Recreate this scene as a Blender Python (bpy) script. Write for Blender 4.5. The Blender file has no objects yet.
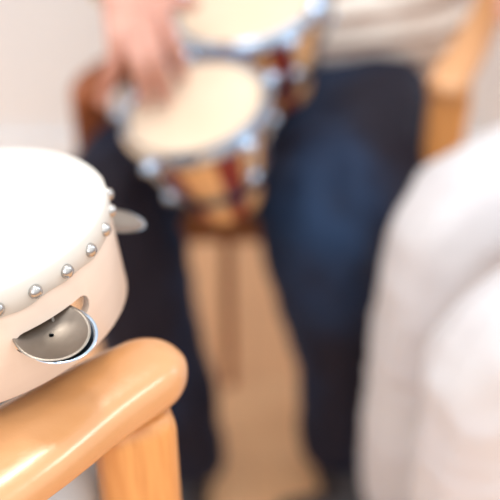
import bpy, bmesh, math, random
from mathutils import Vector, Matrix, noise
random.seed(4)
PI = math.pi
C = bpy.context.scene.collection
V = Vector

# ------------------------------------------------------------------ camera
PITCH = math.radians(38); CAM_H = 1.33; F = 1050.0
cam_d = bpy.data.cameras.new('camera'); cam = bpy.data.objects.new('camera', cam_d); C.objects.link(cam)
cam.location = (0, 0, CAM_H); cam.rotation_euler = (PI/2 - PITCH, 0, 0)
cam_d.sensor_width = 36; cam_d.lens = 36*F/500
cam_d.clip_start = 0.02
cam_d.dof.use_dof = True; cam_d.dof.focus_distance = 0.72; cam_d.dof.aperture_fstop = 2.35
bpy.context.scene.camera = cam

def ray(u, v, z):
    """point at height z seen at a pixel of the photograph (used to measure the hand)"""
    a = math.sin(PITCH) - (250-v)/F*math.cos(PITCH)
    d = (CAM_H - z)/a; c = (250-v)/F*d
    return V(((u-250)/F*d, d*math.cos(PITCH)+c*math.sin(PITCH), z))

# ------------------------------------------------------------------ materials
def mat(name, col, rough=.5, metal=0, col2=None, nscale=20, bump=0, bscale=60, stretch=(1,1,1), sheen=0, coat=0, spec=.5, sss=0, mixr=(.35,.65), detail=4):
    m = bpy.data.materials.new(name); m.use_nodes = True
    n = m.node_tree.nodes; l = m.node_tree.links; b = n['Principled BSDF']
    b.inputs['Base Color'].default_value = (*col, 1); b.inputs['Roughness'].default_value = rough
    b.inputs['Metallic'].default_value = metal; b.inputs['Specular IOR Level'].default_value = spec
    b.inputs['Sheen Weight'].default_value = sheen; b.inputs['Coat Weight'].default_value = coat
    b.inputs['Coat Roughness'].default_value = .15
    if sss:
        b.inputs['Subsurface Weight'].default_value = sss; b.inputs['Subsurface Radius'].default_value = (.02,.008,.004)
        b.inputs['Subsurface Scale'].default_value = .5
    tc = n.new('ShaderNodeTexCoord'); mp = n.new('ShaderNodeMapping'); mp.inputs['Scale'].default_value = stretch
    l.new(tc.outputs['Object'], mp.inputs['Vector'])
    if col2:
        t = n.new('ShaderNodeTexNoise'); t.inputs['Scale'].default_value = nscale; t.inputs['Detail'].default_value = detail
        r = n.new('ShaderNodeValToRGB'); r.color_ramp.elements[0].position = mixr[0]; r.color_ramp.elements[1].position = mixr[1]
        r.color_ramp.elements[0].color = (*col, 1); r.color_ramp.elements[1].color = (*col2, 1)
        l.new(mp.outputs[0], t.inputs['Vector']); l.new(t.outputs[0], r.inputs[0]); l.new(r.outputs[0], b.inputs['Base Color'])
    if bump:
        t = n.new('ShaderNodeTexNoise'); t.inputs['Scale'].default_value = bscale; t.inputs['Detail'].default_value = 3
        bp = n.new('ShaderNodeBump'); bp.inputs['Strength'].default_value = bump; bp.inputs['Distance'].default_value = .002
        l.new(mp.outputs[0], t.inputs['Vector']); l.new(t.outputs[0], bp.inputs['Height']); l.new(bp.outputs[0], b.inputs['Normal'])
    return m

M = {}
M['wall'] = mat('painted_wall', (.80,.85,.90), .9, col2=(.77,.82,.875), nscale=3, bump=.1, bscale=150)
M['wood'] = mat('beech', (.62,.32,.145), .3, col2=(.55,.26,.10), nscale=9, stretch=(1,1,1), coat=.5, bump=.2, bscale=100)
M['wood_post'] = mat('beech_upright', (.74,.36,.12), .4, col2=(.62,.27,.08), nscale=14, stretch=(7,7,.6), coat=.25)
M['wood_dark'] = mat('beech_brown', (.34,.13,.045), .45, col2=(.26,.09,.03), nscale=14, stretch=(6,6,.6))
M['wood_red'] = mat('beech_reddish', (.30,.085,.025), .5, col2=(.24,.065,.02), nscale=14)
M['seat'] = mat('seat_cloth', (.20,.10,.075), .85, col2=(.16,.08,.06), nscale=60, sheen=.3)
M['skin'] = mat('skin', (.60,.33,.265), .5, col2=(.50,.235,.18), nscale=24, sss=.1, bump=.2, bscale=200)
M['navy'] = mat('navy_cotton', (.0095,.006,.012), .75, col2=(.011,.031,.080), nscale=4, spec=.25, mixr=(.48,.70), sheen=.10, bump=.3, bscale=500)  # blue noise patches imitate light falling on the near-black cloth
M['navy'].node_tree.nodes['Principled BSDF'].inputs['Sheen Tint'].default_value = (.25,.5,1,1)
M['white'] = mat('white_cotton', (.63,.625,.65), .85, col2=(.59,.575,.61), nscale=5, sheen=.2, bump=.25, bscale=500)
M['paleblue'] = mat('pale_blue_cotton', (.55,.63,.70), .85, col2=(.48,.57,.65), nscale=8, sheen=.2, bump=.3, bscale=500)
M['cream'] = mat('cream_knit', (.72,.66,.56), .9, col2=(.66,.60,.50), nscale=40, sheen=.3)
M['shoe'] = mat('dark_leather', (.018,.014,.018), .5, col2=(.03,.022,.024), nscale=12)
M['sole'] = mat('rubber_sole', (.05,.045,.045), .8, col2=(.06,.05,.05), nscale=20)
M['membrane'] = mat('white_drumhead', (.66,.645,.61), .6, col2=(.64,.62,.575), nscale=4, spec=.4)
M['calfskin'] = mat('calfskin_drumhead', (.74,.60,.465), .6, col2=(.71,.56,.42), nscale=9, spec=.3)
M['frame'] = mat('maple_frame', (.80,.665,.56), .45, col2=(.76,.62,.52), nscale=10, stretch=(1,1,5), coat=.2)
M['slot'] = mat('slot_wood', (.80,.48,.30), .6, col2=(.74,.42,.25), nscale=30)
M['chrome'] = mat('chrome', (.52,.64,.80), .14, 1, col2=(.44,.56,.72), nscale=15)
M['steel'] = mat('brushed_steel', (.33,.295,.265), .34, 1, col2=(.26,.23,.20), nscale=30, bump=.08, bscale=90)
M['tack'] = mat('nickel_tack', (.52,.51,.50), .2, 1, col2=(.44,.43,.42), nscale=90)
M['pin'] = mat('steel_pin', (.5,.48,.46), .35, 1, col2=(.4,.38,.36), nscale=60)

# floor : warm beech laminate boards
def floor_mat():
    m = bpy.data.materials.new('laminate_floor'); m.use_nodes = True
    n = m.node_tree.nodes; l = m.node_tree.links; b = n['Principled BSDF']
    tc = n.new('ShaderNodeTexCoord')
    br = n.new('ShaderNodeTexBrick'); br.inputs['Scale'].default_value = 1
    br.inputs['Brick Width'].default_value = 1.3; br.inputs['Row Height'].default_value = .19; br.inputs['Mortar Size'].default_value = .0015
    br.inputs['Color1'].default_value = (1,.57,.30,1); br.inputs['Color2'].default_value = (1,.60,.33,1); br.inputs['Mortar'].default_value = (.70,.38,.22,1)
    l.new(tc.outputs['Object'], br.inputs['Vector'])
    mp = n.new('ShaderNodeMapping'); mp.inputs['Scale'].default_value = (1.2,14,1); t = n.new('ShaderNodeTexNoise'); t.inputs['Scale'].default_value = 3
    l.new(tc.outputs['Object'], mp.inputs['Vector']); l.new(mp.outputs[0], t.inputs['Vector'])
    mx = n.new('ShaderNodeMixRGB'); mx.blend_type = 'MULTIPLY'; mx.inputs[0].default_value = .08
    l.new(br.outputs[0], mx.inputs[1]); l.new(t.outputs[0], mx.inputs[2]); l.new(mx.outputs[0], b.inputs['Base Color'])
    b.inputs['Roughness'].default_value = .45
    return m
M['floor'] = floor_mat()

# striped knit : horizontal cream / brown bands, slightly wavering
def stripe_mat():
    m = bpy.data.materials.new('striped_knit'); m.use_nodes = True
    n = m.node_tree.nodes; l = m.node_tree.links; b = n['Principled BSDF']
    tc = n.new('ShaderNodeTexCoord'); w = n.new('ShaderNodeTexWave'); w.bands_direction = 'Z'; w.inputs['Scale'].default_value = 8.0
    w.inputs['Distortion'].default_value = 1.4; w.inputs['Detail'].default_value = 1; w.inputs['Detail Scale'].default_value = 2.5; w.inputs['Phase Offset'].default_value = 1.2
    r = n.new('ShaderNodeValToRGB'); e = r.color_ramp.elements
    e[0].position = .15; e[0].color = (.26,.15,.11,1); e[1].position = .5; e[1].color = (.80,.76,.71,1)
    l.new(tc.outputs['Object'], w.inputs['Vector']); l.new(w.outputs[0], r.inputs[0]); l.new(r.outputs[0], b.inputs['Base Color'])
    b.inputs['Roughness'].default_value = .9; b.inputs['Sheen Weight'].default_value = .3
    return m
M['stripe'] = stripe_mat()

# bongo shell : alternate tan and dark red staves around the drum
def stave_mat():
    m = bpy.data.materials.new('two_tone_staves'); m.use_nodes = True
    n = m.node_tree.nodes; l = m.node_tree.links; b = n['Principled BSDF']
    tc = n.new('ShaderNodeTexCoord'); g = n.new('ShaderNodeTexGradient'); g.gradient_type = 'RADIAL'
    l.new(tc.outputs['Object'], g.inputs['Vector'])
    k = n.new('ShaderNodeMath'); k.operation = 'MULTIPLY_ADD'; k.inputs[1].default_value = 6; k.inputs[2].default_value = .87
    fr = n.new('ShaderNodeMath'); fr.operation = 'FRACT'
    l.new(g.outputs[1], k.inputs[0]); l.new(k.outputs[0], fr.inputs[0])
    r = n.new('ShaderNodeValToRGB'); e = r.color_ramp.elements
    e[0].position = .58; e[0].color = (.86,.50,.22,1); e[1].position = .61; e[1].color = (.27,.028,.014,1)
    l.new(fr.outputs[0], r.inputs[0]); l.new(r.outputs[0], b.inputs['Base Color'])
    b.inputs['Roughness'].default_value = .3; b.inputs['Coat Weight'].default_value = .3
    return m
M['stave'] = stave_mat()

# ------------------------------------------------------------------ helpers
def link(name, me, m, parent=None, smooth=True):
    me.name = name
    if m: me.materials.clear(); me.materials.append(m)
    if smooth:
        me.polygons.foreach_set('use_smooth', [True]*len(me.polygons))
    o = bpy.data.objects.new(name, me); C.objects.link(o)
    if parent: o.parent = parent
    return o
def obj(name, bm, m, parent=None, smooth=True, sharp=35):
    me = bpy.data.meshes.new(name)
    bmesh.ops.recalc_face_normals(bm, faces=bm.faces)
    for e in bm.edges:
        if len(e.link_faces) == 2 and e.calc_face_angle(0) > math.radians(sharp): e.smooth = False
    bm.to_mesh(me); bm.free()
    return link(name, me, m, parent, smooth)
def tag(o, label, cat, group=None):
    o['label'] = label; o['category'] = cat
    if group: o['group'] = group
    return o
def empty(name, loc, label, cat, group=None):
    o = bpy.data.objects.new(name, None); C.objects.link(o); o.location = loc; o.empty_display_size = .05
    return tag(o, label, cat, group)
def struct(name, bm, m):
    o = obj(name, bm, m, None, False); o['kind'] = 'structure'; return o

def box(bm, c, s, rot=0, bev=0, seg=3):
    r = bmesh.ops.create_cube(bm, size=1, matrix=Matrix.Translation(c) @ Matrix.Rotation(rot, 4, 'Z') @ Matrix.Diagonal((*s, 1)))
    if bev:
        es = list({e for v in r['verts'] for e in v.link_edges})
        bmesh.ops.bevel(bm, geom=es, offset=bev, segments=seg, affect='EDGES', profile=.5)
def lathe(bm, prof, seg=64, mtx=Matrix(), closed=False):
    rings = []
    for r, z in prof:
        if r < 1e-6: rings.append([bm.verts.new(mtx @ V((0,0,z)))])
        else: rings.append([bm.verts.new(mtx @ V((r*math.cos(2*PI*i/seg), r*math.sin(2*PI*i/seg), z))) for i in range(seg)])
    pairs = list(zip(rings, rings[1:]))
    if closed: pairs.append((rings[-1], rings[0]))
    for a, b in pairs:
        for i in range(seg):
            j = (i+1) % seg
            if len(a) == 1 and len(b) == 1: continue
            if len(a) == 1: bm.faces.new((a[0], b[i], b[j]))
            elif len(b) == 1: bm.faces.new((a[i], a[j], b[0]))
            else: bm.faces.new((a[i], a[j], b[j], b[i]))
def frame_from(z):
    z = z.normalized(); x = V((1,0,0)) if abs(z.x) < .8 else V((0,1,0))
    y = z.cross(x).normalized(); x = y.cross(z)
    return Matrix((x, y, z)).transposed().to_4x4()
def rod(bm, a, b, r, r2=None, seg=16, rnd=True):
    a, b = V(a), V(b); r2 = r if r2 is None else r2; L = (b-a).length
    m = Matrix.Translation(a) @ frame_from(b-a)
    k = .25
    lathe(bm, [(0,0),(r*(1-k),0),(r,r*k),(r2,L-r2*k),(r2*(1-k),L),(0,L)] if rnd else [(0,0),(r,0),(r2,L),(0,L)], seg, m)
def ball(bm, c, r, s=(1,1,1), mtx=Matrix()):
    bmesh.ops.create_uvsphere(bm, u_segments=20, v_segments=12, radius=r, matrix=Matrix.Translation(c) @ mtx @ Matrix.Diagonal((*s,1)))
_b = bmesh.new(); bmesh.ops.create_icosphere(_b, subdivisions=2, radius=1)
ICO_V = [v.co.copy() for v in _b.verts]; ICO_F = [[v.index for v in f.verts] for f in _b.faces]; _b.free()
def capsule(vs, fs, a, b, ra, rb):
    a, b = V(a), V(b)
    n = min(40, max(1, int((b-a).length/(min(ra, rb)*.35))))
    for i in range(n+1):
        t = i/n; c = a.lerp(b, t); r_ = ra+(rb-ra)*t; k = len(vs)
        vs.extend([(c.x+v.x*r_, c.y+v.y*r_, c.z+v.z*r_) for v in ICO_V]); fs.extend([[q+k for q in f] for f in ICO_F])

def smooth_path(pts, sub=5):
    """Catmull-Rom through (x,y,z,r) tuples"""
    P = [V(p) for p in pts]; P = [2*P[0]-P[1]] + P + [2*P[-1]-P[-2]]
    out = []
    for i in range(1, len(P)-2):
        for k in range(sub):
            t = k/sub
            out.append(.5*((2*P[i]) + (P[i+1]-P[i-1])*t + (2*P[i-1]-5*P[i]+4*P[i+1]-P[i+2])*t*t + (3*P[i]-P[i-1]-3*P[i+1]+P[i+2])*t**3))
    out.append(P[-2]); return out

def blob(name, chains, voxel, m, parent=None, smooth=8, disp=None, sub=5):
    """one continuous closed surface grown round tapered chains of joints"""
    vs, fs = [], []
    for ch in chains:
        p = smooth_path([V(q) for q in ch], sub) if len(ch) > 1 else [V(ch[0])]*2
        for a, b in zip(p, p[1:]): capsule(vs, fs, a[:3], b[:3], a[3], b[3])
    me = bpy.data.meshes.new('t'); me.from_pydata(vs, [], fs)
    o = bpy.data.objects.new('t', me); C.objects.link(o)
    r = o.modifiers.new('r', 'REMESH'); r.mode = 'VOXEL'; r.voxel_size = voxel
    s = o.modifiers.new('s', 'SMOOTH'); s.iterations = smooth; s.factor = .5
    dg = bpy.context.evaluated_depsgraph_get(); dg.update()
    me2 = bpy.data.meshes.new_from_object(o.evaluated_get(dg))
    bpy.data.objects.remove(o)
    if disp:
        ns = [v.normal.copy() for v in me2.vertices]
        for v, n in zip(me2.vertices, ns): v.co += n*disp(v.co)
    return link(name, me2, m, parent)

def folds(amp, sx, sy, sz, joints=()):
    """cloth folds: ridged noise stretched along the limb, stronger near the joints"""
    def f(p):
        q = V((p.x*sx, p.y*sy, p.z*sz))
        a = 1-2*abs(noise.noise(q)); b = noise.noise(q*2.3 + V((3,1,7)))
        w = .5
        for j, r in joints: w += 1.1*math.exp(-((p-V(j)).length/r)**2)
        return amp*w*(a*.8 + b*.45 - .25)
    return f

def sweep(bm, pts, seg=28, e=2.6):
    """pts: (pos, half width, half height); horizontal super-elliptic section, rounded tips"""
    n = len(pts); rings = []
    for i, (p, w, h) in enumerate(pts):
        p = V(p); a = V(pts[max(0,i-1)][0]); b = V(pts[min(n-1,i+1)][0]); t = (b-a).normalized()
        s = t.cross(V((0,0,1))).normalized(); u = s.cross(t)
        ring = []
        for k in range(seg):
            th = 2*PI*k/seg; c, d = math.cos(th), math.sin(th)
            ring.append(bm.verts.new(p + s*w*math.copysign(abs(c)**(2/e), c) + u*h*math.copysign(abs(d)**(2/e), d)))
        rings.append(ring)
    for a, b in zip(rings, rings[1:]):
        for k in range(seg): bm.faces.new((a[k], a[(k+1)%seg], b[(k+1)%seg], b[k]))
    bm.faces.new(rings[0]); bm.faces.new(rings[-1][::-1])
def arm_mesh(ctrl, cap=.03):
    """ctrl: (x,y,z,halfwidth,halfheight); round nose at first point"""
    pos = smooth_path([c[:3]+(c[3],) for c in ctrl], 6); hh = smooth_path([(c[4],0,0,0) for c in ctrl], 6)
    acc = 0; P = []
    L = [0]
    for a, b in zip(pos, pos[1:]): L.append(L[-1] + (V(b[:3])-V(a[:3])).length)
    tot = L[-1]
    # resample densely near the tips
    ts = [cap*(1-math.cos(PI/2*i/10)) for i in range(1,11)]
    ts = ts + [cap + (tot-cap-.012)*i/24 for i in range(1,25)] + [tot-.012+.012*math.sin(PI/2*i/5) for i in range(1,6)]
    def at(t):
        for i in range(len(L)-1):
            if L[i+1] >= t: k = (t-L[i])/(L[i+1]-L[i]+1e-9); return V(pos[i]).lerp(V(pos[i+1]), k), V(hh[i]).lerp(V(hh[i+1]), k).x
        return V(pos[-1]), hh[-1][0]
    for t in ts:
        q, h = at(min(t, tot-1e-6)); w = q[3]; kw = kh = 1
        if t < cap: s = 1-t/cap; kw = math.sqrt(max(.0, 1-s**2)); kh = (max(0,1-s**2.6))**.5
        if t > tot-.012: s = (t-tot+.012)/.012; kw = kh = .8+.2*math.sqrt(max(0,1-s*s))
        P.append((V(q[:3]), max(w*kw,.002), max(h*kh,.002)))
    bm = bmesh.new(); sweep(bm, P); return bm

# ------------------------------------------------------------------ setting
bm = bmesh.new(); box(bm, (0,.7,-.05), (6,5.2,.1)); struct('floor', bm, M['floor'])
bm = bmesh.new(); box(bm, (0,2.06,1.3), (6,.1,2.6)); struct('wall_back', bm, M['wall'])
bm = bmesh.new(); box(bm, (0,2.003,.04), (6,.014,.08), bev=.003); struct('baseboard_back', bm, M['wall'])

# ------------------------------------------------------------------ foreground armchair (lower left)
ch = empty('armchair', (-.3,.42,0), 'light beech wooden armchair in front, its rounded armrest under the tambourine', 'chair')
AX = V((-.3,.42,0))
def loc(o, base=AX):                         # keep world coordinates for a child of an empty at base
    o.data.transform(Matrix.Translation(-base)); return o
ctrl = [(-.053,.590,.7645,.029,.020),(-.080,.569,.7645,.033,.020),(-.117,.538,.7645,.038,.019),(-.16,.494,.7645,.043,.018),(-.22,.433,.7645,.044,.017),(-.30,.33,.7645,.040,.017),(-.42,.21,.755,.036,.017)]
loc(obj('armrest', arm_mesh(ctrl, .034), M['wood'], ch, sharp=80))
bm = bmesh.new(); box(bm, (-.089,.549,.372), (.063,.046,.746), math.radians(20), .016, 5); loc(obj('front_leg', bm, M['wood_post'], ch))
bm = bmesh.new(); box(bm, (-.405,.225,.372), (.045,.04,.744), math.radians(45), .010, 4); loc(obj('rear_leg', bm, M['wood_post'], ch))
bm = bmesh.new(); box(bm, (-.36,.85,.30), (.045,.04,.60), math.radians(45), .010, 4); loc(obj('front_leg', bm, M['wood_post'], ch))
bm = bmesh.new(); box(bm, (-.68,.50,.30), (.045,.04,.60), math.radians(45), .010, 4); loc(obj('rear_leg', bm, M['wood_post'], ch))
bm = bmesh.new(); box(bm, (-.385,.53,.50), (.40,.42,.05), math.radians(45), .014, 4); loc(obj('seat', bm, M['seat'], ch))
bm = bmesh.new(); box(bm, (-.245,.385,.46), (.42,.022,.06), math.radians(45.5), .005, 3); loc(obj('side_rail', bm, M['wood_dark'], ch))

# person sitting in it : pale blue trousers (only the thigh is in view)
thA = [(-.55,.20,.60,.09),(-.36,.40,.645,.078),(-.205,.555,.665,.072),(-.188,.575,.60,.066),(-.19,.575,.35,.055),(-.19,.57,.13,.052)]
thB = [(-.68,.33,.60,.09),(-.50,.53,.645,.078),(-.36,.69,.665,.072),(-.34,.71,.60,.066),(-.34,.71,.35,.055),(-.34,.70,.13,.052)]
def legs_person(name, label, legs, tmat, hips, foot_dir, fold, voxel=.009, extra=(), toes=None):
    body = blob(name, [[(*p[:3], p[3]*.62) for p in leg] + [(leg[-1][0], leg[-1][1], .06, .034)] for leg in legs] + [[(*h[:3], h[3]*.8) for h in hips]] + list(extra), .008, M['skin'], None, 6)
    tag(body, label, 'person')
    blob('trousers', [list(leg) for leg in legs] + [list(hips)], voxel, tmat, body, 6, fold)
    for leg in legs:
        f = V(foot_dir).normalized(); a = V(leg[-1][:3]); a.z = 0
        h = a - f*.045; t = a + f*.165
        s = blob('shoe', [[(h.x,h.y,.05,.036),(a.x,a.y,.055,.042),((a+f*.08).x,(a+f*.08).y,.046,.040),(t.x,t.y,.036,.030)],[(a.x,a.y,.06,.042),(a.x,a.y,.105,.040)]], .006, M['shoe'], body, 4)
        bm = bmesh.new()
        sweep(bm, [(h-f*.035+V((0,0,.009)),.015,.009),(h-f*.02+V((0,0,.009)),.032,.009),(a+V((0,0,.009)),.038,.009),(a+f*.10+V((0,0,.009)),.042,.009),(t+V((0,0,.009)),.034,.009),(t+f*.022+V((0,0,.009)),.016,.009)], 24, 4)
        obj('sole', bm, M['sole'], s)
    return body

def hand_chains(W, d, up, thumb, curl=.35, spread=.018):
    """wrist point, pointing direction, back-of-hand direction, thumb side (+1/-1)"""
    W, d, up = V(W), V(d).normalized(), V(up).normalized(); sd = d.cross(up).normalized()*thumb; up = sd.cross(d)*thumb
    out = []
    for i, L in enumerate((.068,.078,.072,.056)):
        o = sd*(.026-.0175*i); k = W + d*(.088-.004*abs(i-1)) + o; n1 = (d - up*curl).normalized(); n2 = (d - up*curl*2.4).normalized()
        a = k + n1*L*.5; b = a + n2*L*.5
        out.append([(*W,.021),(*(W+d*.045+o*.7),.0165),(*k,.0112),(*a,.0092),(*b,.0078)])
    t0 = W + d*.03 + sd*.026 - up*.006
    out.append([(*W,.02),(*t0,.0145),(*(t0+(d*.7+sd*.6-up*.2).normalized()*.035),.0112),(*(t0+(d*.8+sd*.5-up*.3).normalized()*.062),.0092)])
    return out
def upper_body(H, f, wl, wr_, dl, dr, z=.62):
    """chains for torso, neck, head, arms (skin) and for a shirt; H hip point, f facing direction"""
    f = V((f[0],f[1],0)).normalized(); s = V((f.y,-f.x,0)); H = V((H[0],H[1],0)); Z = lambda h, a=0, b=0: H + f*a + s*b + V((0,0,h))
    sk = [[(*Z(z),.11),(*Z(.80,.0),.105),(*Z(1.0,-.02),.11),(*Z(1.10,-.02),.055),(*Z(1.19,-.01),.05)],
          [(*Z(1.29,.0),.082),(*Z(1.34,.0),.088)],[(*Z(1.25,.05),.056),(*Z(1.23,.065),.032)],[(*Z(1.33,.092),.012),(*Z(1.295,.108),.011)]]
    sh = [[(*Z(z+.03),.135),(*Z(.80,.01),.130),(*Z(.98,-.01),.135),(*Z(1.05,-.02),.08)],[(*Z(1.05,-.02,-.19),.068),(*Z(1.05,-.02,0),.08),(*Z(1.05,-.02,.19),.068)]]
    for sg, w_, d_ in ((-1, wl, dl), (1, wr_, dr)):
        S = Z(1.04,-.02,.20*sg); w_ = V(w_); E = (S+w_)*.5 + V((0,0,-.10)) + s*.05*sg - f*.05
        sk += [[(*S,.05),(*E,.04)],[(*E,.040),(*E.lerp(w_,.5),.033),(*w_,.025)]] + hand_chains(w_, d_, (0,0,1), -sg)
        sh += [[(*S,.066),(*E,.056),(*E.lerp(w_,.45),.050),(*E.lerp(w_,.85),.042)]]
    return sk, sh, Z
def hair_for(Z, parent, m):
    c = Z(1.345,-.012); f = (Z(0,1)-Z(0)); bm = bmesh.new(); ball(bm, c, .099, (1,1,1.02))
    bmesh.ops.bisect_plane(bm, geom=bm.verts[:]+bm.edges[:]+bm.faces[:], plane_co=c+f*.055, plane_no=f*.9+V((0,0,-.5)), clear_outer=True); obj('hair', bm, m, parent)
skA, shA, ZA = upper_body((-.66,.26), (1,1), (-.415,.575,.815), (-.52,.30,.755), (.8,.55,0), (1,1,-.1))
pA = legs_person('person', 'person in pale blue-grey trousers sitting in the front armchair, mostly out of frame', [thA, thB], M['paleblue'],
            [(-.55,.20,.62,.10),(-.62,.26,.62,.11),(-.68,.33,.62,.10)], (1,1,0), folds(.004,14,14,9), extra=skA)
blob('sweater', shA, .010, M['cream'], pA, 6, folds(.005, 9, 9, 14)); hair_for(ZA, pA, M['wood_dark'])

# ------------------------------------------------------------------ tambourine
TC = ray(-60, 223, .862); TN = V((-.135,.118,.965)).normalized()
tr = empty('tambourine', TC, 'wooden tambourine with white head, silver tacks and round metal jingles, above the armrest', 'tambourine')
tx = V((1,0,0)); ty = TN.cross(tx).normalized(); tx = ty.cross(TN)
tr.matrix_world = Matrix.Translation(TC) @ Matrix((tx,ty,TN)).transposed().to_4x4()
R = .125; FH = .086; SZ = -.047
JP = [math.radians(-42.5 + 72*k) for k in range(5)]
# frame with stadium shaped slots
bm = bmesh.new(); lathe(bm, [(R-.007,-.002),(R-.007,-FH+.002),(R-.006,-FH),(R-.0015,-FH),(R,-FH+.002),(R,-.002),(R-.001,0),(R-.006,0)], 144, closed=True)
me = bpy.data.meshes.new('f'); bmesh.ops.recalc_face_normals(bm, faces=bm.faces); bm.to_mesh(me); bm.free()
fo = bpy.data.objects.new('f', me); C.objects.link(fo)
bm = bmesh.new()
for a in JP:
    hl, hh = .033-.008, .008
    pts = [(hl+hh*math.cos(t), hh*math.sin(t)) for t in [PI/2-PI*i/8 for i in range(9)]] + [(-hl-hh*math.cos(t), hh*math.sin(t)) for t in [-PI/2+PI*i/8 for i in range(9)]]
    mt = Matrix.Rotation(a, 4, 'Z')
    lo = [bm.verts.new(mt @ V((R-.03, x, z+SZ))) for x, z in pts]; hi = [bm.verts.new(mt @ V((R+.02, x, z+SZ))) for x, z in pts]
    for i in range(len(pts)): j = (i+1) % len(pts); bm.faces.new((lo[i],lo[j],hi[j],hi[i]))
    bm.faces.new(lo); bm.faces.new(hi)
bmesh.ops.recalc_face_normals(bm, faces=bm.faces); me = bpy.data.meshes.new('c'); bm.to_mesh(me); bm.free()
co = bpy.data.objects.new('c', me); C.objects.link(co)
md = fo.modifiers.new('b','BOOLEAN'); md.operation = 'DIFFERENCE'; md.object = co; md.solver = 'EXACT'
dg = bpy.context.evaluated_depsgraph_get(); dg.update()
me = bpy.data.meshes.new_from_object(fo.evaluated_get(dg)); bpy.data.objects.remove(fo); bpy.data.objects.remove(co)
bm = bmesh.new(); bm.from_mesh(me); fr = obj('frame', bm, M['frame'], tr, sharp=40)
# membrane wrapped over the rim, skirt with a slightly uneven lower edge
bm = bmesh.new(); lathe(bm, [(0,.0022),(.05,.0022),(R-.012,.0022),(R-.004,.0018),(R-.0005,.0002),(R+.0012,-.002),(R+.0014,-.010),(R+.0013,-.0195),(R+.0004,-.020)], 144)
for v in bm.verts:
    if v.co.z < -.015: a = math.atan2(v.co.y, v.co.x); v.co.z += .0011*math.sin(a*9+1)+.0007*math.sin(a*23)
obj('drumhead', bm, M['membrane'], tr, sharp=80)
NT = 28
for k in range(NT):
    a = 2*PI*(k+.35)/NT; bm = bmesh.new()
    lathe(bm, [(.0052,0),(.0052,.0012),(.0043,.0034),(.0024,.0048),(0,.0053)], 20)
    t = obj('tack', bm, M['tack'], tr)
    d = V((math.cos(a), math.sin(a), 0)); t.matrix_local = Matrix.Translation(d*(R+.0012) + V((0,0,-.0125))) @ frame_from(d)
JR = .027
for i, a in enumerate(JP):
    d = V((math.cos(a), math.sin(a), 0)); c = d*(R-.0005)
    bm = bmesh.new(); rod(bm, c-d*.003+V((0,0,SZ-.022)), c-d*.003+V((0,0,SZ+.02)), .0011, seg=10); obj('pin', bm, M['pin'], tr)
    for s, tilt, off in ((1, 20, .0015), (-1, 17, -.0022)):
        bm = bmesh.new()
        qz = lambda q: -.003 + .0056*(q/JR)**2
        rs = [.0018,.004,.007,.010,.013,.016,.019,.022,.0245,JR-.0006]
        pr = [(q, qz(q)) for q in rs] + [(JR, .0018)] + [(q, qz(q)-.0009) for q in rs[::-1]]
        lathe(bm, pr, 48, closed=True)
        j = obj('jingle', bm, M['steel'] if s == 1 else M['chrome'], tr, sharp=70)
        side = V((-d.y, d.x, 0))
        j.matrix_local = Matrix.Translation(c - side*(.009 if s == 1 else .006) + d*((.006 if s == 1 else .009) - (.005 if i == 1 else 0)) + V((0,0,SZ+off))) @ Matrix.Rotation(math.radians(tilt + (i*2 % 3)), 4, side)

# ------------------------------------------------------------------ bongos
N = V((-.24,-.147,.96)).normalized()
bx = V((1,0,0)); bx = (bx - N*bx.dot(N)).normalized(); by = N.cross(bx)
B1 = V((-.069,1.126,.676)); B2 = V((.000,1.335,.706)) ; B2 = B2 - N*(B2-B1).dot(N)
br = empty('bongos', B1, 'pair of bongo drums with cream heads and chrome rims, between navy knees', 'drums')
br.matrix_world = Matrix.Translation(B1) @ Matrix((bx,by,N)).transposed().to_4x4()
inv = br.matrix_world.inverted()
def drum(center, r, h, lug0):
    c = inv @ center
    bm = bmesh.new(); rb = r*.50
    lathe(bm, [(r*.90,-.006),(r*.87,-.025),(r*.76,-.06),(r*.61,-h*.72),(rb,-h+.004),(rb-.003,-h),(rb-.010,-h),(rb-.008,-h+.01),(r*.55,-h*.7),(r*.70,-.06),(r*.84,-.006)], 72, closed=True)
    sh = obj('shell', bm, M['stave'], br); sh.location = c
    bm = bmesh.new(); lathe(bm, [(0,.001),(r*.6,.001),(r*.84,.0),(r*.875,-.002),(r*.89,-.007),(r*.895,-.014)], 72)
    hd = obj('drumhead', bm, M['calfskin'], br, sharp=80); hd.location = c
    bm = bmesh.new(); a = r*.895
    lathe(bm, [(a,-.004),(a+.002,.003),(a+.006,.0042),(r-.003,.0005),(r+.001,-.006),(r+.001,-.018),(r-.003,-.021),(a,-.019)], 96, closed=True)
    rm = obj('rim', bm, M['chrome'], br, sharp=70); rm.location = c
    bm = bmesh.new(); rr = r*.70
    lathe(bm, [(rr,-h*.60),(rr+.003,-h*.60),(rr-.003,-h*.60-.02),(rr-.006,-h*.60-.02)], 72, closed=True)
    bd = obj('band', bm, M['chrome'], br); bd.location = c
    for k in range(5):
        t = lug0 + k*PI*.4; d = V((math.cos(t), math.sin(t), 0)); 
        bm = bmesh.new(); top = d*(r+.007)+V((0,0,-.010))
        ball(bm, top+V((0,0,-.002)), .0115, (.9,.9,.7)); rod(bm, top, d*(r*.93)+V((0,0,-.070)), .0035)
        lg = obj('tension_lug', bm, M['chrome'], br, sharp=80); lg.location = c
        bm = bmesh.new(); e = d*(r*.93)+V((0,0,-.072)); ball(bm, e, .009, (1,1,.9)); rod(bm, e, d*(rr-.002)+V((0,0,-h*.60-.010)), .005)
        nt = obj('lug_bracket', bm, M['chrome'], lg, sharp=80)
drum(B1, .096, .165, math.radians(-50))
drum(B2, .112, .165, math.radians(-62))
mid = inv @ B1.lerp(B2, .48); dv = (inv @ B2).normalized()
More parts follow.
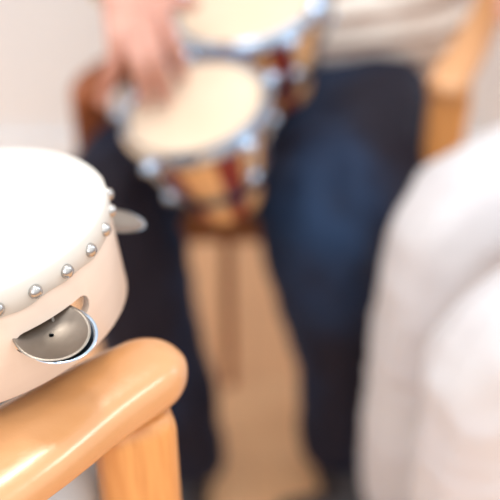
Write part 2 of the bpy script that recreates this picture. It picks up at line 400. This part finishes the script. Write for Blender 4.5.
bm = bmesh.new(); box(bm, mid+V((0,0,-.075)), (.075,.055,.06), math.atan2(dv.y, dv.x), .008, 3); obj('center_block', bm, M['wood_dark'], br)

# ------------------------------------------------------------------ the player : navy trousers, striped sweater
R_leg = [(.160,1.585,.465,.112),(.195,1.46,.450,.115),(.172,1.33,.450,.115),(.128,1.225,.452,.104),(.116,1.17,.39,.085),(.133,1.14,.25,.070),(.146,1.10,.10,.066)]
L_leg = [(-.03,1.60,.505,.105),(-.09,1.46,.485,.088),(-.128,1.34,.480,.086),(-.190,1.215,.460,.095),(-.172,1.17,.40,.086),(-.138,1.13,.25,.076),(-.100,1.09,.10,.070)]
hipsN = [(-.03,1.62,.50,.11),(.05,1.64,.50,.115),(.125,1.62,.48,.11)]
# right hand (left side of the photo) resting on the small drum
def pt(u, v, z, r): p = ray(u, v, z); return (p.x, p.y, p.z, r)
K = {'index': (pt(162,20,.765,.0115), pt(172,45,.745,.0098), pt(179,62,.712,.0090), pt(182,76,.690,.0078)),
     'middle': (pt(147,28,.772,.0118), pt(156,58,.748,.0102), pt(163,80,.708,.0092), pt(165,99,.678,.0080)),
     'ring': (pt(131,34,.770,.0112), pt(138,65,.742,.0098), pt(144,86,.704,.0088), pt(145,102,.676,.0076)),
     'pinky': (pt(116,40,.7645,.0102), pt(113,66,.735,.0088), pt(106,86,.705,.0080), pt(103,103,.680,.0072))}
W = V((-.165,1.232,.792)); El = V((-.20,1.47,.76))
wr = (*W, .026)
hand = []
for k, j in K.items(): hand.append([(*p[:3], p[3]*1.12) for p in j])
for k, rr in (('index',.016),('middle',.0165),('ring',.016),('pinky',.0145)):
    b = K[k][0]; m_ = W.lerp(V(b[:3]), .5)
    hand.append([(*W, .021), (m_.x, m_.y, m_.z+.002, .018), (*b[:3], rr*.86)])
for a, b in (('index','middle'),('middle','ring'),('ring','pinky')):
    p, q = V(K[a][0][:3]), V(K[b][0][:3]); m_ = p.lerp(q,.5).lerp(W, .15); hand.append([(*W.lerp(m_,.4), .018), (*m_, .0125)])
tb = pt(150,6,.775,.016); 
hand.append([(*W.lerp(V(tb[:3]),.3), .02), tb, pt(170,3,.772,.0125), pt(184,3,.766,.0105), pt(194,5,.758,.0090)])
forearm = [(*El, .042), (*W.lerp(El,.5), .037), (*W.lerp(El,.12), .027), wr]
Sr = V((-.12,1.68,1.02)); Sl = V((.27,1.68,1.02)); El2 = V((.40,1.52,.74)); W2 = V((.395,1.40,.725))
torsoP = [(.06,1.64,.55,.12),(.07,1.66,.75,.115),(.075,1.69,.95,.12),(.075,1.70,1.06,.06),(.075,1.69,1.13,.05)]
hand2 = []
for i in range(4):
    o = -.027+.018*i
    hand2.append([(*W2,.02),(W2.x+o*.7,W2.y-.05,W2.z+.004,.016),(W2.x+o,W2.y-.085,W2.z,.0100),(W2.x+o*1.1,W2.y-.12+.012*abs(i-1.3),W2.z-.008,.0088),(W2.x+o*1.1,W2.y-.145+.014*abs(i-1.3),W2.z-.03,.0078)])
hand2.append([(*W2,.02),(W2.x-.03,W2.y-.03,W2.z-.004,.014),(W2.x-.048,W2.y-.06,W2.z-.014,.0105),(W2.x-.052,W2.y-.085,W2.z-.024,.009)])
head = [[(.075,1.66,1.25,.085),(.075,1.65,1.31,.092)],[(.075,1.62,1.20,.055),(.075,1.60,1.19,.03)],[(.075,1.55,1.255,.014),(.075,1.565,1.29,.012)]]
extra = [torsoP, [(*Sr,.055),(*El,.042)], forearm, [(*Sl,.055),(*El2,.042)], [(*El2,.042),(*W2,.026)]] + hand + hand2 + head
player_legs = [L_leg, R_leg]
R_in = [(.12,1.50,.46,.10),(.112,1.36,.45,.105),(.100,1.24,.445,.100),(.108,1.18,.38,.084),(.128,1.15,.25,.070)]
player = blob('person', [[(*p[:3], p[3]*.62) for p in leg] + [(leg[-1][0], leg[-1][1], .06, .034)] for leg in player_legs] + [[(*h[:3], h[3]*.8) for h in hipsN]] + extra, .0036, M['skin'], None, 3)
tag(player, 'seated person in navy trousers and striped sweater playing the bongos with one hand', 'person')
blob('trousers', player_legs + [hipsN, R_in], .008, M['navy'], player, 6, folds(.009, 14, 12, 11, [((.12,1.2,.47),.10),((-.17,1.2,.47),.10),((.13,1.1,.12),.09),((-.10,1.1,.12),.09),((.1,1.5,.55),.1)]))
for leg in player_legs:
    f = V((.25 if leg is R_leg else -.10, -1, 0)).normalized(); a = V(leg[-1][:3]); a.z = 0
    h = a - f*.05; t = a + f*.15
    s = blob('shoe', [[(h.x,h.y,.05,.036),(a.x,a.y,.055,.042),((a+f*.08).x,(a+f*.08).y,.046,.042),(t.x,t.y,.038,.032)],[(a.x,a.y,.06,.042),(a.x,a.y,.10,.040)]], .006, M['shoe'], player, 4)
    bm = bmesh.new()
    sweep(bm, [(h-f*.035+V((0,0,.009)),.015,.009),(h-f*.02+V((0,0,.009)),.032,.009),(a+V((0,0,.009)),.038,.009),(a+f*.10+V((0,0,.009)),.044,.009),(t+V((0,0,.009)),.036,.009),(t+f*.024+V((0,0,.009)),.016,.009)], 24, 4)
    obj('sole', bm, M['sole'], s)
swt = [[(.05,1.62,.60,.135),(.065,1.64,.72,.130),(.075,1.69,.95,.135),(.075,1.70,1.03,.08)],[(.28,1.575,.565,.075),(.20,1.555,.575,.085),(.10,1.54,.575,.085),(.02,1.55,.575,.08)],[(.235,1.60,.62,.095),(.17,1.64,.78,.12)],[(.12,1.58,.62,.09),(.12,1.62,.75,.10)],[(-.03,1.58,.60,.075),(-.02,1.62,.75,.10)],
       [(*Sr,.066),(*El,.056),(*W.lerp(El,.17),.043)], [(*Sl,.066),(*El2,.056),(*W2.lerp(El2,.45),.042)], [(*Sr,.07),(.075,1.7,1.03,.08),(*Sl,.07)]]
blob('sweater', swt, .009, M['stripe'], player, 6, folds(.006, 8, 8, 16))
cf = W.lerp(El,.12)
bm = bmesh.new(); dE = (El-W).normalized(); m_ = Matrix.Translation(W + dE*.004) @ frame_from(dE)
lathe(bm, [(.033,0),(.037,-.001),(.041,.002),(.043,.02),(.044,.04),(.040,.04),(.034,.02)], 40, m_, closed=True); obj('cuff', bm, M['cream'], player)['label'] = 'cream knitted sleeve cuff'
bm = bmesh.new(); ball(bm, (.075,1.685,1.325), .102, (1,1,1.05)); bmesh.ops.bisect_plane(bm, geom=bm.verts[:]+bm.edges[:]+bm.faces[:], plane_co=(.075,1.62,1.30), plane_no=(0,-1,-.55), clear_outer=True); obj('hair', bm, M['wood_dark'], player)

# ------------------------------------------------------------------ the player's armchair
c2b = V((.03,1.55,0))
c2 = empty('armchair', c2b, 'beech wooden armchair beneath the bongo player, armrest behind white knees', 'chair')
for x, nm in ((.273,'r'),(-.222,'l')):
    s = 1 if x > 0 else -1; q = 1 if x > 0 else .9; dy, e0 = (0, .035) if x > 0 else (.03, .05)
    ct = [(x-.012*s,1.235+dy,.628,.029,.018),(x,1.27+dy,.633,.029,.018),(x+e0,1.34+dy,.642,.027,.016),(x+max(q*.085,e0*1.3),1.46,.655,.024,.015),(x+q*.105,1.58,.665,.024,.015),(x+q*.12,1.80,.66,.022,.015)]
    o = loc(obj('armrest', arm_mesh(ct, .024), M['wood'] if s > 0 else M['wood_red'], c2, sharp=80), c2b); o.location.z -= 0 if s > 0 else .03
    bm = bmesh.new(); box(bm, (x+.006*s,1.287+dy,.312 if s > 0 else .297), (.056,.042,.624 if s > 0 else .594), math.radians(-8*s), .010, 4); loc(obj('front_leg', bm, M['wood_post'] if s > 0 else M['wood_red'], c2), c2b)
    bm = bmesh.new(); box(bm, (x+.095*q,1.80,.46), (.040,.036,.92), 0, .008, 4); loc(obj('rear_leg', bm, M['wood_dark'], c2), c2b)
bm = bmesh.new(); box(bm, (.028,1.55,.395), (.50,.47,.05), 0, .018, 4); loc(obj('seat', bm, M['seat'], c2), c2b)
bm = bmesh.new(); box(bm, (.028,1.315,.348), (.47,.026,.045), 0, .005, 3); loc(obj('front_rail', bm, M['wood_dark'], c2), c2b)
bm = bmesh.new(); box(bm, (-.036,1.318,.170), (.017,.020,.34), 0, .004, 3); loc(obj('center_leg', bm, M['wood_red'], c2), c2b)
bm = bmesh.new(); box(bm, (.08,1.835,.80), (.60,.026,.16), 0, .01, 3); loc(obj('backrest', bm, M['seat'], c2), c2b)

# ------------------------------------------------------------------ person in white (right)
farL = [(.80,1.26,.62,.11),(.55,1.17,.605,.100),(.36,1.08,.590,.090),(.262,1.045,.560,.078),(.232,1.02,.45,.074),(.225,1.00,.25,.072),(.228,1.00,.12,.070)]
nearL = [(.86,1.00,.62,.11),(.60,.90,.600,.098),(.40,.845,.585,.090),(.285,.825,.550,.082),(.262,.81,.45,.078),(.270,.80,.25,.076),(.280,.80,.12,.074)]
skW, shW, ZW = upper_body((.87,1.14), (-1,-.1), (.60,.94,.72), (.62,1.24,.73), (-.2,.3,0), (-.1,-.6,0))
pW = legs_person('person', 'person in white trousers at the right edge, knees towards the drums', [farL, nearL], M['white'],
            [(.80,1.26,.64,.12),(.84,1.14,.66,.13),(.86,1.03,.64,.12)], (-1,0,0),
            folds(.008, 9, 16, 8, [((.285,.82,.52),.12),((.26,1.04,.53),.10)]), .0075,
            extra=skW)
blob('shirt', shW, .010, M['white'], pW, 6, folds(.005, 9, 9, 14)); hair_for(ZW, pW, M['shoe'])

# stool under the white-trousered person
st_b = V((.80,1.12,0)); stl = empty('stool', st_b, 'square stool with padded seat under person in white trousers', 'stool')
bm = bmesh.new(); box(bm, (.82,1.13,.475), (.38,.42,.05), 0, .014, 4); loc(obj('seat', bm, M['seat'], stl), st_b)
for dx in (-.15,.15):
    for dy in (-.17,.17):
        bm = bmesh.new(); box(bm, (.82+dx,1.13+dy,.227), (.035,.035,.454), 0, .006, 3); loc(obj('leg', bm, M['wood_post'], stl), st_b)

# ------------------------------------------------------------------ light
def area(name, loc_, target, size, power, col=(1,1,1), sy=None):
    d = bpy.data.lights.new(name, 'AREA'); d.energy = power; d.color = col; d.size = size
    if sy: d.shape = 'RECTANGLE'; d.size_y = sy
    o = bpy.data.objects.new(name, d); C.objects.link(o); o.location = loc_
    o.rotation_euler = (V(target)-V(loc_)).to_track_quat('-Z','Y').to_euler(); return o
area('window_light', (2.2,2.1,2.1), (.1,1.1,.5), 1.4, 24, (.72,.86,1), 1.2)
area('room_light', (-1.0,-1.3,1.9), (0,1,.5), 1.6, 15, (1,.99,.98), 1.6)
area('glint_light', (-.15,1.15,2.5), (-.1,1.15,.6), .25, 8, (1,.93,.82))  # small overhead lights, unseen, added to make bright glints on the drum metal
area('glint_light', (.9,.6,2.5), (0,1,.6), .30, 5, (1,.97,.92))
area('glint_light', (-.3,.1,2.5), (-.1,1,.6), .25, 4, (1,.92,.8))
w = bpy.data.worlds.new('world'); bpy.context.scene.world = w; w.use_nodes = True
n = w.node_tree.nodes; l = w.node_tree.links; bg = n['Background']
tc = n.new('ShaderNodeTexCoord'); sp = n.new('ShaderNodeSeparateXYZ'); r = n.new('ShaderNodeValToRGB')
mr = n.new('ShaderNodeMapRange'); mr.inputs[1].default_value = -1; mr.inputs[2].default_value = 1
l.new(tc.outputs['Generated'], sp.inputs[0]); l.new(sp.outputs[2], mr.inputs[0]); l.new(mr.outputs[0], r.inputs[0])
e = r.color_ramp.elements; e[0].position = .45; e[0].color = (.45,.34,.28,1); e[1].position = .8; e[1].color = (1,1,1,1)
x = e.new(.58); x.color = (.62,.625,.64,1)
l.new(r.outputs[0], bg.inputs[0]); bg.inputs[1].default_value = 1.3
vs = bpy.context.scene.view_settings; vs.view_transform = 'Standard'; vs.look = 'None'; vs.exposure = .24; vs.gamma = 1.0
